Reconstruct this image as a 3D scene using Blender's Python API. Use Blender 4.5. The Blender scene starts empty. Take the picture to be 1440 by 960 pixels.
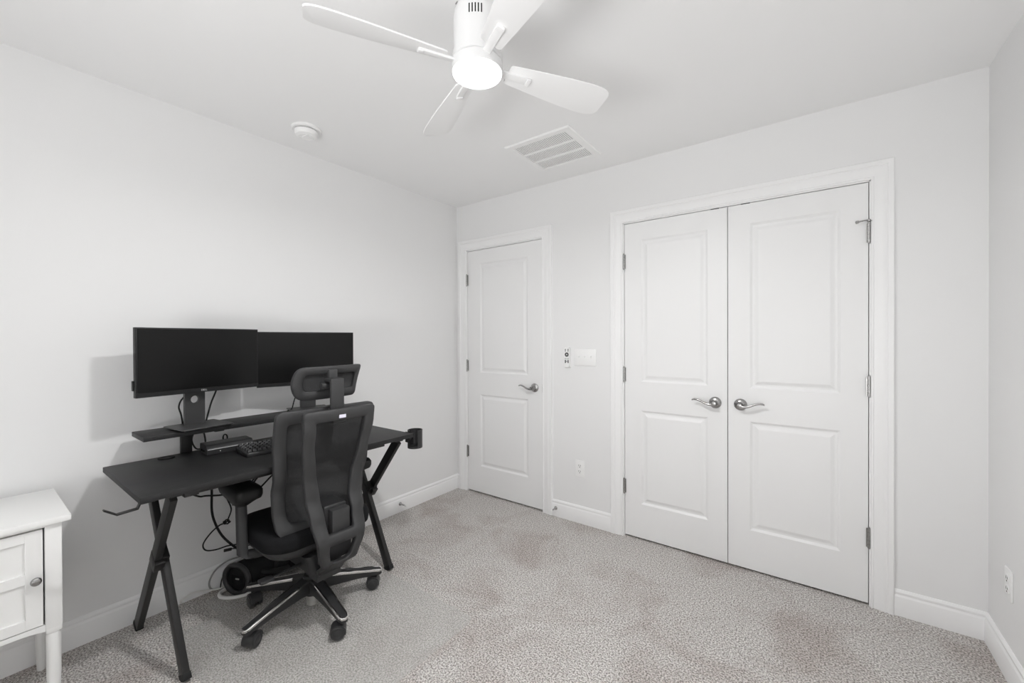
import bpy, bmesh, math, random
from mathutils import Vector, Matrix
random.seed(7)
R = math.radians
scene = bpy.context.scene
COL = scene.collection

# ------------------------------------------------------------------ room
XL, YB, XR, H, YF = -2.522, 2.612, 0.592, 2.44, -1.05
WT = 0.12

# ------------------------------------------------------------------ materials
def mat(name, color, rough=0.5, metal=0.0, spec=0.5, bump=None, var=None, emit=None, coat=0.0):
    m = bpy.data.materials.new(name); m.use_nodes = True
    nt = m.node_tree; b = nt.nodes['Principled BSDF']
    b.inputs['Base Color'].default_value = (*color, 1)
    b.inputs['Roughness'].default_value = rough
    b.inputs['Metallic'].default_value = metal
    b.inputs['Specular IOR Level'].default_value = spec
    b.inputs['Coat Weight'].default_value = coat
    if emit:
        b.inputs['Emission Color'].default_value = (*emit[0], 1)
        b.inputs['Emission Strength'].default_value = emit[1]
    tc = nt.nodes.new('ShaderNodeTexCoord')
    if var:                       # (scale, amount, stretch)
        sc, am, st = var
        mp = nt.nodes.new('ShaderNodeMapping'); mp.inputs['Scale'].default_value = st
        nz = nt.nodes.new('ShaderNodeTexNoise'); nz.inputs['Scale'].default_value = sc; nz.inputs['Detail'].default_value = 4
        rp = nt.nodes.new('ShaderNodeValToRGB')
        rp.color_ramp.elements[0].color = (*[c*(1-am) for c in color], 1)
        rp.color_ramp.elements[1].color = (*[min(1, c*(1+am)) for c in color], 1)
        rp.color_ramp.elements[0].position = .3; rp.color_ramp.elements[1].position = .7
        nt.links.new(tc.outputs['Object'], mp.inputs['Vector']); nt.links.new(mp.outputs['Vector'], nz.inputs['Vector'])
        nt.links.new(nz.outputs['Fac'], rp.inputs['Fac']); nt.links.new(rp.outputs['Color'], b.inputs['Base Color'])
    if bump:                      # (scale, strength, distance)
        nz = nt.nodes.new('ShaderNodeTexNoise'); nz.inputs['Scale'].default_value = bump[0]; nz.inputs['Detail'].default_value = 3
        bp = nt.nodes.new('ShaderNodeBump'); bp.inputs['Strength'].default_value = bump[1]; bp.inputs['Distance'].default_value = bump[2]
        nt.links.new(tc.outputs['Object'], nz.inputs['Vector']); nt.links.new(nz.outputs['Fac'], bp.inputs['Height'])
        nt.links.new(bp.outputs['Normal'], b.inputs['Normal'])
    return m

M = {}
M['wall'] = mat('wall_paint', (.82, .82, .82), .75, spec=.25, bump=(220, .06, .002))
M['ceil'] = mat('ceiling_paint', (.88, .88, .88), .9, spec=.15, bump=(160, .06, .002))
M['trim'] = mat('trim_gloss_white', (.88, .88, .88), .35, spec=.4, bump=(8, .02, .002))
M['door'] = mat('door_white', (.84, .84, .84), .42, spec=.4, bump=(90, .04, .001))
M['white'] = mat('white_plastic', (.88, .88, .875), .4, bump=(60, .02, .001))
M['fan'] = mat('fan_white', (.87, .87, .87), .42, bump=(40, .02, .001))
M['fan_dim'] = mat('fan_white_dim', (.74, .74, .74), .42, bump=(40, .02, .001))  # fan white darkened to tone down the strong light on the housing
M['lacq'] = mat('white_lacquer', (.86, .86, .85), .35, spec=.45, bump=(30, .03, .001))
M['nickel'] = mat('brushed_nickel', (.40, .395, .39), .26, 1.0, bump=(300, .05, .0005))
M['chrome'] = mat('chrome', (.78, .77, .76), .14, 1.0, bump=(10, .02, .0005))
M['satin'] = mat('satin_steel', (.80, .79, .77), .38, .85, bump=(50, .02, .0004))
M['desk'] = mat('black_carbon_laminate', (.017, .017, .0175), .5, spec=.35, var=(14, .25, (12, 1, 1)), bump=(420, .10, .0006))
M['blackmetal'] = mat('black_powder_coat', (.014, .0135, .0135), .42, spec=.4, bump=(500, .08, .0004))
M['blackplastic'] = mat('black_plastic', (.024, .024, .025), .45, spec=.5, bump=(350, .06, .0004))
M['chairplastic'] = mat('charcoal_plastic', (.036, .036, .037), .55, spec=.45, bump=(500, .10, .0004))
M['fabric'] = mat('black_fabric', (.014, .014, .015), .95, spec=.1, var=(500, .35, (1, 1, 1)), bump=(600, .35, .001))
M['bag'] = mat('black_nylon', (.010, .010, .011), .7, spec=.25, bump=(260, .3, .001))
M['screen'] = mat('screen_glass', (.003, .003, .003), .3, spec=.3, bump=(900, .02, .0002))
M['bezel'] = mat('bezel_black', (.012, .012, .0125), .45, spec=.3, bump=(400, .03, .0003))
M['standgrey'] = mat('stand_dark_grey', (.045, .045, .046), .38, spec=.5, bump=(400, .04, .0003))
M['rubber'] = mat('black_rubber', (.012, .012, .012), .6, spec=.3, bump=(200, .05, .0005))
M['wheel'] = mat('caster_nylon', (.028, .028, .029), .4, spec=.5, bump=(200, .03, .0004))
M['dark'] = mat('dark_void', (.008, .008, .008), .9, spec=.1, bump=(50, .02, .001))
M['greybutton'] = mat('grey_button', (.06, .06, .06), .5, bump=(100, .02, .0004))
M['tag'] = mat('pale_tag', (.72, .70, .80), .5, bump=(100, .02, .0004))
M['whitecable'] = mat('white_cable', (.82, .81, .79), .45, bump=(100, .02, .0004))
M['greycable'] = mat('grey_cable', (.32, .32, .31), .45, bump=(100, .02, .0004))
M['logo'] = mat('logo_silver', (.55, .55, .55), .4, bump=(100, .02, .0004))
M['lampglass'] = mat('lit_diffuser', (.95, .95, .95), .4, emit=((1.0, 1.0, .998), 430.0))
M['lamprim'] = mat('lit_diffuser_rim', (.95, .95, .95), .4, emit=((1, 1, 1), 2.2))

def carpet():
    m = bpy.data.materials.new('carpet_pile'); m.use_nodes = True
    nt = m.node_tree; b = nt.nodes['Principled BSDF']; L = nt.links.new
    b.inputs['Roughness'].default_value = 1.0; b.inputs['Specular IOR Level'].default_value = .05
    tc = nt.nodes.new('ShaderNodeTexCoord')
    n1 = nt.nodes.new('ShaderNodeTexNoise'); n1.inputs['Scale'].default_value = 150; n1.inputs['Detail'].default_value = 3; n1.inputs['Roughness'].default_value = .65
    n2 = nt.nodes.new('ShaderNodeTexNoise'); n2.inputs['Scale'].default_value = 2.6; n2.inputs['Detail'].default_value = 5; n2.inputs['Roughness'].default_value = .6; n2.inputs['Distortion'].default_value = .6
    v = nt.nodes.new('ShaderNodeTexVoronoi'); v.inputs['Scale'].default_value = 120
    for n in (n1, n2, v): L(tc.outputs['Object'], n.inputs['Vector'])
    r1 = nt.nodes.new('ShaderNodeValToRGB'); e = r1.color_ramp.elements
    e[0].position = .40; e[0].color = (.27, .25, .232, 1); e[1].position = .58; e[1].color = (.83, .80, .775, 1)
    L(n1.outputs['Fac'], r1.inputs['Fac'])
    r2 = nt.nodes.new('ShaderNodeValToRGB'); e = r2.color_ramp.elements
    e[0].position = .33; e[0].color = (.80, .76, .745, 1); e[1].position = .52; e[1].color = (1, 1, 1, 1)
    L(n2.outputs['Fac'], r2.inputs['Fac'])
    mx = nt.nodes.new('ShaderNodeMix'); mx.data_type = 'RGBA'; mx.blend_type = 'MULTIPLY'; mx.inputs['Factor'].default_value = 1
    L(r1.outputs['Color'], mx.inputs['A']); L(r2.outputs['Color'], mx.inputs['B'])
    L(mx.outputs['Result'], b.inputs['Base Color'])
    ad = nt.nodes.new('ShaderNodeMath'); ad.operation = 'SUBTRACT'
    L(n1.outputs['Fac'], ad.inputs[0]); L(v.outputs['Distance'], ad.inputs[1])
    bp = nt.nodes.new('ShaderNodeBump'); bp.inputs['Strength'].default_value = .75; bp.inputs['Distance'].default_value = .008
    L(ad.outputs[0], bp.inputs['Height']); L(bp.outputs['Normal'], b.inputs['Normal'])
    return m
M['carpet'] = carpet()

def see_through(name, color, alpha, rough, spec=.5, weave=None):
    """diffuse/gloss film over a partly clear sheet"""
    m = bpy.data.materials.new(name); m.use_nodes = True
    nt = m.node_tree; b = nt.nodes['Principled BSDF']; L = nt.links.new
    b.inputs['Base Color'].default_value = (*color, 1); b.inputs['Roughness'].default_value = rough
    b.inputs['Specular IOR Level'].default_value = spec
    b.inputs['Alpha'].default_value = alpha
    tc = nt.nodes.new('ShaderNodeTexCoord')
    if weave:
        w = nt.nodes.new('ShaderNodeTexVoronoi'); w.inputs['Scale'].default_value = weave
        L(tc.outputs['Object'], w.inputs['Vector'])
        mr = nt.nodes.new('ShaderNodeMapRange'); mr.inputs['From Min'].default_value = .0; mr.inputs['From Max'].default_value = .6
        mr.inputs['To Min'].default_value = alpha-.10; mr.inputs['To Max'].default_value = min(1, alpha+.10)
        L(w.outputs['Distance'], mr.inputs['Value']); L(mr.outputs['Result'], b.inputs['Alpha'])
    else:
        n = nt.nodes.new('ShaderNodeTexNoise'); n.inputs['Scale'].default_value = 3
        mr = nt.nodes.new('ShaderNodeMapRange'); mr.inputs['To Min'].default_value = alpha-.04; mr.inputs['To Max'].default_value = alpha+.04
        L(tc.outputs['Object'], n.inputs['Vector']); L(n.outputs['Fac'], mr.inputs['Value']); L(mr.outputs['Result'], b.inputs['Alpha'])
    return m
M['mat'] = see_through('clear_vinyl', (.69, .68, .655), .25, .10, 1.0)
M['mesh'] = see_through('chair_mesh', (.042, .042, .043), .90, .85, .15, weave=420)
M['glass'] = see_through('window_glass', (.8, .85, .85), .08, .02, .5)

# ------------------------------------------------------------------ mesh helpers
class MB:
    def __init__(s): s.bm = bmesh.new()
    def _faces(s, vs, faces):
        bv = [s.bm.verts.new(v) for v in vs]
        for f in faces:
            try: s.bm.faces.new([bv[i] for i in f])
            except ValueError: pass
        return bv
    def box(s, lo, hi, bevel=0, seg=2, mtx=None):
        t = bmesh.new()
        (a, b, c), (d, e, f) = lo, hi
        vs = [t.verts.new(v) for v in ((a,b,c),(d,b,c),(d,e,c),(a,e,c),(a,b,f),(d,b,f),(d,e,f),(a,e,f))]
        for q in ((3,2,1,0),(4,5,6,7),(0,1,5,4),(1,2,6,5),(2,3,7,6),(3,0,4,7)): t.faces.new([vs[i] for i in q])
        if bevel: bmesh.ops.bevel(t, geom=list(t.edges), offset=bevel, segments=seg, profile=.5, affect='EDGES')
        s.join(t, mtx); return s
    def join(s, t, mtx=None):
        idx = {}
        for v in t.verts: idx[v] = s.bm.verts.new(mtx @ v.co if mtx else v.co)
        for f in t.faces:
            try: s.bm.faces.new([idx[v] for v in f.verts])
            except ValueError: pass
        t.free()
    def loft(s, loops, cap=True, closed=False):
        rows = [[s.bm.verts.new(p) for p in lp] for lp in loops]
        n = len(rows[0]); m = len(rows)
        for i in range(m if closed else m-1):
            A, B = rows[i], rows[(i+1) % m]
            for j in range(n):
                try: s.bm.faces.new((A[j], A[(j+1) % n], B[(j+1) % n], B[j]))
                except ValueError: pass
        if cap and not closed:
            s.bm.faces.new(rows[0][::-1]); s.bm.faces.new(rows[-1])
        return s
    def lathe(s, prof, seg=32, mtx=None, cap=True):
        loops = []
        for r, z in prof:
            lp = [Vector((max(r, 1e-5)*math.cos(2*math.pi*i/seg), max(r, 1e-5)*math.sin(2*math.pi*i/seg), z)) for i in range(seg)]
            loops.append([mtx @ p for p in lp] if mtx else lp)
        return s.loft(loops, cap)
    def tube(s, pts, r, seg=10, smooth=8):
        P = spline(pts, smooth) if smooth else [Vector(p) for p in pts]
        rs = r if callable(r) else (lambda t: r)
        loops = []; n = len(P); up = None
        for i, p in enumerate(P):
            d = (P[min(i+1, n-1)] - P[max(i-1, 0)])
            if d.length < 1e-9: d = Vector((0,0,1))
            d.normalize()
            if up is None: up = d.orthogonal().normalized()
            up = (up - d*up.dot(d))
            if up.length < 1e-6: up = d.orthogonal()
            up.normalize(); w = d.cross(up); rr = rs(i/(n-1))
            loops.append([p + up*(rr*math.cos(2*math.pi*k/seg)) + w*(rr*math.sin(2*math.pi*k/seg)) for k in range(seg)])
        return s.loft(loops)
    def bar(s, a, b, w, t, wdir, bevel=.003):
        """square tube from a to b; w along wdir, t across"""
        a, b = Vector(a), Vector(b); d = (b-a); L = d.length; d.normalize()
        wv = Vector(wdir); wv = (wv - d*wv.dot(d)).normalized(); tv = d.cross(wv)
        m = Matrix((( wv.x, tv.x, d.x, a.x), (wv.y, tv.y, d.y, a.y), (wv.z, tv.z, d.z, a.z), (0,0,0,1)))
        return s.box((-w/2, -t/2, 0), (w/2, t/2, L), bevel, 2, m)
    def prism(s, pts, fn, a, b):
        """extrude 2-D polygon; fn(u,v,w) -> 3-D"""
        return s.loft([[Vector(fn(u, v, a)) for u, v in pts], [Vector(fn(u, v, b)) for u, v in pts]])
    def build(s, name, m, parent=None, smooth=38, loc=None):
        bmesh.ops.recalc_face_normals(s.bm, faces=s.bm.faces)
        me = bpy.data.meshes.new(name); s.bm.to_mesh(me); s.bm.free()
        if smooth:
            for p in me.polygons: p.use_smooth = True
            me.set_sharp_from_angle(angle=R(smooth))
        me.materials.append(M[m])
        o = bpy.data.objects.new(name, me); COL.objects.link(o)
        if parent is not None: o.parent = parent
        if loc is not None:
            me.transform(Matrix.Translation(-Vector(loc))); o.location = loc
        return o

def spline(pts, k=8):
    P = [Vector(p) for p in pts]
    if len(P) < 3: return P
    P = [P[0]*2-P[1]] + P + [P[-1]*2-P[-2]]
    out = []
    for i in range(1, len(P)-2):
        a, b, c, d = P[i-1], P[i], P[i+1], P[i+2]
        for j in range(k):
            t = j/k
            out.append(.5*((2*b)+(c-a)*t+(2*a-5*b+4*c-d)*t*t+(3*b-a-3*c+d)*t**3))
    out.append(P[-2]); return out

def rrect(hw, hh, r, n=6, cx=0, cy=0):
    o = []
    for sx, sy, a0 in ((1,1,0),(-1,1,90),(-1,-1,180),(1,-1,270)):
        for i in range(n+1):
            a = R(a0+90*i/n); o.append((cx+sx*(hw-r)+r*math.cos(a), cy+sy*(hh-r)+r*math.sin(a)))
    return o

def fillet(ctrl, n=6, k=5):
    """ctrl: (u, v, radius) closed polygon -> smooth outline with matching counts"""
    m = len(ctrl); arcs = []
    for i in range(m):
        p0 = Vector(ctrl[i-1][:2]); p = Vector(ctrl[i][:2]); p1 = Vector(ctrl[(i+1) % m][:2]); r = ctrl[i][2]
        a = (p0-p); b = (p1-p); la, lb = a.length, b.length; a.normalize(); b.normalize()
        d = min(r, la*.48, lb*.48)
        s, e = p+a*d, p+b*d
        arcs.append([(s*(1-t)**2 + p*2*t*(1-t) + e*t*t) for t in [j/n for j in range(n+1)]])
    out = []
    for i in range(m):
        out += arcs[i]; e = arcs[i][-1]; s = arcs[(i+1) % m][0]
        out += [e.lerp(s, j/k) for j in range(1, k)]
    return out

def sym(half):
    """half: right-hand side (u>0) from top to bottom -> closed outline, mirrored"""
    return [(u, v, r) for u, v, r in half] + [(-u, v, r) for u, v, r in reversed(half)]

def table(tb):
    def f(z):
        if z <= tb[0][0]: return tb[0][1]
        for (a, x), (b, y) in zip(tb, tb[1:]):
            if z <= b:
                t = (z-a)/(b-a); t = t*t*(3-2*t); return x+(y-x)*t
        return tb[-1][1]
    return f

XS = ((0,-.38),(0,.38),(.06,.5),(.5,.53),(.94,.5),(1,.38),(1,-.38),(.94,-.5),(.5,-.5),(.06,-.5))
def ring(mb, outer, inner, xf, th):
    """frame between two outlines in (y,z); xf(y,z) gives depth x"""
    loops = []
    for o, i in zip(outer, inner):
        lp = []
        for a, d in XS:
            q = o.lerp(i, a); lp.append(Vector((xf(q.x, q.y)+d*th, q.x, q.y)))
        loops.append(lp)
    return mb.loft(loops, closed=True)

def tag(o, label=None, cat=None, group=None, kind=None):
    if label: o['label'] = label
    if cat: o['category'] = cat
    if group: o['group'] = group
    if kind: o['kind'] = kind
    return o
def empty(name, loc, label, cat, rz=0, group=None):
    o = bpy.data.objects.new(name, None); COL.objects.link(o)
    o.empty_display_size = .05; o.location = loc; o.rotation_euler = (0, 0, rz)
    return tag(o, label, cat, group)
def struct(o, label, cat): return tag(o, label, cat, kind='structure')

# ------------------------------------------------------------------ shell of the room
E0, E1 = -2.401, -1.646          # door opening, entry
C0, C1 = -1.012, 0.207           # double door opening
ZT = 2.043
mb = MB(); mb.box((XL-WT, YF-WT, -.1), (XR+WT, YB+WT+.4, 0))
struct(mb.build('floor', 'carpet', smooth=0), 'speckled taupe grey wall-to-wall carpet', 'floor')
mb = MB(); mb.box((XL-WT, YF-WT, H), (XR+WT, YB+WT, H+.1))
struct(mb.build('ceiling', 'ceil', smooth=0), 'flat off-white painted ceiling', 'ceiling')
mb = MB(); mb.box((XL-WT, YF, 0), (XL, YB, H))
struct(mb.build('wall_left', 'wall', smooth=0), 'plain pale grey wall behind the black desk', 'wall')
mb = MB(); mb.box((XR, YF, 0), (XR+WT, YB, H))
struct(mb.build('wall_right', 'wall', smooth=0), 'plain pale grey wall at the right edge with one outlet', 'wall')
mb = MB()
for lo, hi in (((XL-WT, 0), (E0-.02, H)), ((E1+.02, 0), (C0-.02, H)), ((C1+.02, 0), (XR+WT, H)), ((E0-.02, ZT+.02), (E1+.02, H)), ((C0-.02, ZT+.02), (C1+.02, H))):
    mb.box((lo[0], YB, lo[1]), (hi[0], YB+WT, hi[1]))
struct(mb.build('wall_back', 'wall', smooth=0), 'pale grey wall with the single door and the double doors', 'wall')
WX0, WX1, WZ0, WZ1 = -1.15, .45, .55, 2.15
mb = MB()
for lo, hi in (((XL-WT, 0), (WX0, H)), ((WX1, 0), (XR+WT, H)), ((WX0, 0), (WX1, WZ0)), ((WX0, WZ1), (WX1, H))):
    mb.box((lo[0], YF-WT, lo[1]), (hi[0], YF, hi[1]))
struct(mb.build('wall_front', 'wall', smooth=0), 'pale grey wall with the window, behind the camera', 'wall')
w1 = MB()
for lo, hi in (((WX0-.06, WZ0), (WX0, WZ1+.06)), ((WX1, WZ0), (WX1+.06, WZ1+.06)), ((WX0, WZ1), (WX1, WZ1+.06)), ((WX0-.09, WZ0-.06), (WX1+.09, WZ0))):
    w1.box((lo[0], YF, lo[1]), (hi[0], YF+.018, hi[1]), .003)
xm = (WX0+WX1)/2; zm = (WZ0+WZ1)/2
for lo, hi in (((WX0, WZ0), (WX0+.035, WZ1)), ((WX1-.035, WZ0), (WX1, WZ1)), ((xm-.025, WZ0), (xm+.025, WZ1)), ((WX0, WZ0), (WX1, WZ0+.035)), ((WX0, WZ1-.035), (WX1, WZ1)), ((WX0, zm-.018), (WX1, zm+.018))):
    w1.box((lo[0], YF-.08, lo[1]), (hi[0], YF-.04, hi[1]), .003)
win = struct(w1.build('window_1', 'trim'), 'white double window in the wall behind the camera', 'window')
mb = MB(); mb.box((WX0+.02, YF-.064, WZ0+.02), (WX1-.02, YF-.060, WZ1-.02)); mb.build('pane', 'glass', win, smooth=0)

# baseboards
BP = [(0, .014), (.088, .014), (.0915, .0125), (.096, .0095), (.1, .0085), (.103, .0105), (.110, .0105), (.116, .007), (.120, .004), (.120, 0), (0, 0)]
def baseboard(mb, a, b, n):
    """a,b: (x,y) ends on the wall; n: inward normal"""
    l0 = [Vector((a[0]+n[0]*t, a[1]+n[1]*t, z)) for z, t in BP]; l1 = [Vector((b[0]+n[0]*t, b[1]+n[1]*t, z)) for z, t in BP]
    mb.loft([l0, l1])
mb = MB(); baseboard(mb, (XL, YF), (XL, YB), (1, 0)); struct(mb.build('baseboard_left', 'trim', smooth=25), 'white moulded baseboard below the desk wall', 'baseboard')
mb = MB(); baseboard(mb, (XR, YF), (XR, YB), (-1, 0)); struct(mb.build('baseboard_right', 'trim', smooth=25), 'white moulded baseboard on the right-hand wall', 'baseboard')
CW, RV = .083, .005              # casing width, reveal
mb = MB()
for a, b in ((XL, E0-RV-CW), (E1+RV+CW, C0-RV-CW), (C1+RV+CW, XR)): baseboard(mb, (a, YB), (b, YB), (0, -1))
struct(mb.build('baseboard_back', 'trim', smooth=25), 'white moulded baseboard between and beside the doors', 'baseboard')
mb = MB(); baseboard(mb, (XL, YF), (XR, YF), (0, 1)); struct(mb.build('baseboard_front', 'trim', smooth=25), 'white moulded baseboard below the window', 'baseboard')

CP = [(0, 0), (0, .0095), (.004, .0125), (.009, .0125), (.012, .0095), (.018, .0095), (.030, .0115), (.042, .0155), (.052, .0165), (.058, .0150), (.062, .0185), (.080, .0190), (.083, .0165), (.083, 0)]
def casing(mb, x0, x1, zt):
    x0 -= RV; x1 += RV; zt += RV
    loops = []
    for (px, pz, ox, oz) in ((x0, 0, -1, 0), (x0, zt, -1, 1), (x1, zt, 1, 1), (x1, 0, 1, 0)):
        loops.append([Vector((px+ox*u, YB-t, pz+oz*u)) for u, t in CP])
    mb.loft(loops)
    # jamb with door stop behind
    for a, b in ((x0-.016, x0+RV), (x1-RV, x1+.016)): mb.box((a, YB-.001, 0), (b, YB+WT, zt+.016))
    mb.box((x0-.016, YB-.001, zt-RV), (x1+.016, YB+WT, zt+.016))
    mb.box((x0, YB+.048, 0), (x0+.02, YB+.066, zt)); mb.box((x1-.02, YB+.048, 0), (x1, YB+.066, zt)); mb.box((x0, YB+.048, zt-.02), (x1, YB+.066, zt))
mb = MB(); casing(mb, E0, E1, ZT); struct(mb.build('trim_1', 'trim', smooth=25), 'white moulded casing round the single door', 'door trim')
mb = MB(); casing(mb, C0, C1, ZT); struct(mb.build('trim_2', 'trim', smooth=25), 'white moulded casing round the double doors', 'door trim')

# ------------------------------------------------------------------ doors
PR = [(0, 0), (.006, .004), (.012, .0085), (.020, .0085), (.026, .007), (.038, .002), (.042, .0012)]
def door(name, x0, x1, panels, label):
    z0, z1 = .012, ZT-.0035; y0 = YB+.004; th = .035
    mb = MB()
    pa, pb = panels; rows = [z0, .229, .832, 1.016, 1.928, z1]; cols = [x0, pa, pb, x1]
    f = lambda x, z, d=0: Vector((x, y0+d, z))
    for i in range(3):
        for j in range(5):
            if i == 1 and j in (1, 3): continue
            mb._faces([f(cols[i], rows[j]), f(cols[i+1], rows[j]), f(cols[i+1], rows[j+1]), f(cols[i], rows[j+1])], [(0,1,2,3)])
    for j in (1, 3):
        lps = []
        for u, d in PR: lps.append([f(pa+u, rows[j]+u, d), f(pb-u, rows[j]+u, d), f(pb-u, rows[j+1]-u, d), f(pa+u, rows[j+1]-u, d)])
        for a, b in zip(lps, lps[1:]):
            mb._faces(a+b, [(k, (k+1) % 4, 4+(k+1) % 4, 4+k) for k in range(4)])
        mb._faces(lps[-1], [(0,1,2,3)])
    A = [f(x0, z0), f(x1, z0), f(x1, z1), f(x0, z1)]; B = [f(p.x, p.z, th) for p in A]
    mb._faces(A+B, [(k, (k+1) % 4, 4+(k+1) % 4, 4+k) for k in range(4)] + [(4,5,6,7)])
    bmesh.ops.remove_doubles(mb.bm, verts=mb.bm.verts, dist=1e-5)
    return struct(mb.build(name, 'door', smooth=0), label, 'door')
def hinge(d, x, z):
    mb = MB(); y = YB-.006
    for k in range(5): mb.lathe([(.0035, -.047+k*.019), (.0062, -.0463+k*.019), (.0062, -.0292+k*.019), (.0035, -.0285+k*.019)], 14, Matrix.Translation((x, y, z)))
    mb.lathe([(.002, -.052), (.005, -.050), (.005, .050), (.002, .053)], 12, Matrix.Translation((x, y, z)))
    mb.box((x-.010, YB-.002, z-.045), (x+.010, YB+.010, z+.045))
    o = mb.build('hinge', 'nickel', d); tag(o, 'grey metal hinge'); return o
def lever(d, x, z, s):
    """rose and curved lever; s = direction the lever points in x"""
    y = YB+.004
    mb = MB(); m = Matrix.Translation((x, y, z)) @ Matrix.Rotation(R(90), 4, 'X')
    mb.lathe([(.001, 0), (.033, 0), (.033, .004), (.030, .008), (.022, .012), (.016, .014), (.013, .022), (.0105, .030), (.0105, .045), (.013, .052), (.012, .058), (.001, .060)], 36, m)
    h = mb.build('door_handle', 'nickel', d, smooth=50); tag(h, 'brushed nickel lever handle')
    mb = MB(); loops = []
    pts = spline([(0, 0, -.012), (.020*s, -.003, -.013), (.045*s, -.002, -.008), (.070*s, 0, .003), (.092*s, .002, .010), (.108*s, .004, .010), (.119*s, .005, .006)], 6)
    n = len(pts)
    for i, p in enumerate(pts):
        t = i/(n-1); w = .0085*(1-.2*t); hh = .0085*(1-t)+.0046*t
        if i == n-1: w *= .5; hh *= .5
        loops.append([Vector((x+p.x, y-.048+p.y+w*math.cos(a), z+p.z+.006+hh*math.sin(a))) for a in [2*math.pi*k/12 for k in range(12)]])
    mb.loft(loops); mb.build('lever', 'nickel', h, smooth=60)
d1 = door('door_1', E0+.003, E1-.003, (-2.260, -1.779), 'white two-panel single door with lever handle, near the corner')
for z in (1.797, 1.07, .34): hinge(d1, E0+.001, z)
lever(d1, -1.716, .924, -1)
mb = MB(); mb.box((E1-.0035, YB+.0025, .895), (E1-.0005, YB+.03, .955)); tag(mb.build('latch_plate', 'nickel', d1), 'metal latch plate on the door edge')
CM = -.4035
d2 = door('door_2', C0+.003, CM-.002, (-.902, -.508), 'white two-panel door, left leaf of the double doors')
for z in (1.797, 1.06, .33): hinge(d2, C0+.001, z)
lever(d2, -.468, .922, -1)
d3 = door('door_3', CM+.002, C1-.003, (-.293, .099), 'white two-panel door, right leaf of the double doors')
for z in (1.797, 1.06, .33): hinge(d3, C1-.001, z)
lever(d3, -.339, .922, 1)
for d, x in ((d2, -.47), (d3, -.315)):
    mb = MB(); mb.box((x-.022, YB+.0035, ZT-.0042), (x+.022, YB+.03, ZT-.0006)); tag(mb.build('ball_catch', 'dark', d), 'small dark catch on the top edge')
# near-black boxes, their colour standing in for the unlit space behind the doors
for k, (a, b) in enumerate(((E0, E1), (C0, C1))):
    mb = MB(); mb.box((a-.05, YB+.30, -.02), (b+.05, YB+.34, ZT+.1)); mb.box((a-.05, YB+WT, ZT+.03), (b+.05, YB+.34, ZT+.1))
    mb.box((a-.08, YB+WT, -.02), (a-.03, YB+.34, ZT+.1)); mb.box((b+.03, YB+WT, -.02), (b+.08, YB+.34, ZT+.1))
    struct(mb.build('wall_closet_shade' if k else 'wall_hall_shade', 'dark', smooth=0), 'near-black box coloured as shade behind the double doors' if k else 'near-black box coloured as shade behind the single door', 'wall')

# hinge-pin stop on the upper right hinge
t = empty('hinge_pin_stop', (C1-.001, YB-.006, 1.855), 'small metal hinge-pin stop above the top hinge at the right', 'door stop')
mb = MB(); mb.lathe([(.001, -.006), (.008, -.005), (.008, .004), (.001, .006)], 16); mb.build('collar', 'nickel', t)
mb = MB(); mb.tube([(0, -.004, 0), (-.020, -.012, -.001), (-.044, -.020, -.006)], .0032, 10, 6); mb.build('screw_arm', 'nickel', t)
mb = MB(); m = Matrix.Translation((-.044, -.020, -.006)) @ Matrix.Rotation(R(-113), 4, 'Z') @ Matrix.Rotation(R(90), 4, 'X')
mb.lathe([(.001, -.004), (.0065, -.004), (.0075, .006), (.004, .008), (.001, .008)], 14, m); mb.build('bumper', 'greycable', t)
mb = MB(); mb.tube([(.002, -.002, -.001), (.012, -.004, -.004)], .003, 8, 0); mb.build('short_arm', 'nickel', t)

# baseboard door stops
def doorstop(x, y, z, ang, label):
    t = empty('door_stop', (x, y, z), label, 'door stop', ang, 'baseboard door stops')
    m = Matrix.Rotation(R(90), 4, 'Y')
    mb = MB(); mb.lathe([(.001, 0), (.013, 0), (.012, .004), (.007, .007), (.0055, .010), (.001, .010)], 18, m); mb.build('base', 'nickel', t)
    mb = MB(); mb.lathe([(.001, .009), (.0062, .010), (.0042, .056), (.001, .057)], 16, m); mb.build('rod', 'nickel', t)
    mb = MB(); mb.lathe([(.001, .055), (.0066, .056), (.0072, .070), (.001, .073)], 16, m); mb.build('tip', 'white', t)
doorstop(-1.525, YB-.014, .062, R(-90), 'metal stop with white tip on the baseboard beside the single door')
doorstop(XL+.014, 1.98, .062, 0, 'metal stop with white tip on the baseboard past the desk')

# ------------------------------------------------------------------ wall plates
def outlet(loc, rz, label):
    t = empty('power_outlet', loc, label, 'outlet', rz, 'wall outlets')       # local: faces -y
    mb = MB(); mb.box((-.035, -.006, -.057), (.035, 0, .057), .0025); mb.build('plate', 'white', t)
    for z in (-.02, .02):
        mb = MB(); o = rrect(.0165, .0145, .008, 5)
        mb.prism(o, lambda u, v, w: (u, w, v+z), -.0085, -.004); r = mb.build('receptacle', 'white', t)
        mb = MB()
        mb.box((-.008, -.0089, z-.002), (-.0055, -.0080, z+.008)); mb.box((.0050, -.0089, z-.001), (.0075, -.0080, z+.007))
        mb.lathe([(.001, 0), (.003, 0), (.003, .0009), (.001, .0009)], 10, Matrix.Translation((0, -.008, z-.0085)) @ Matrix.Rotation(R(90), 4, 'X'))
        mb.build('slot', 'dark', r)
outlet((-1.334, YB, .382), 0, 'white duplex outlet on the back wall between the doors')
outlet((XR, 2.367, .358), R(-90), 'white duplex outlet on the right wall above the baseboard')
t = empty('light_switch', (-1.291, YB, 1.163), 'white triple toggle switch plate beside the fan remote', 'light switch')
mb = MB(); mb.box((-.083, -.006, -.057), (.083, 0, .057), .0028); mb.build('plate', 'white', t)
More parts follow.
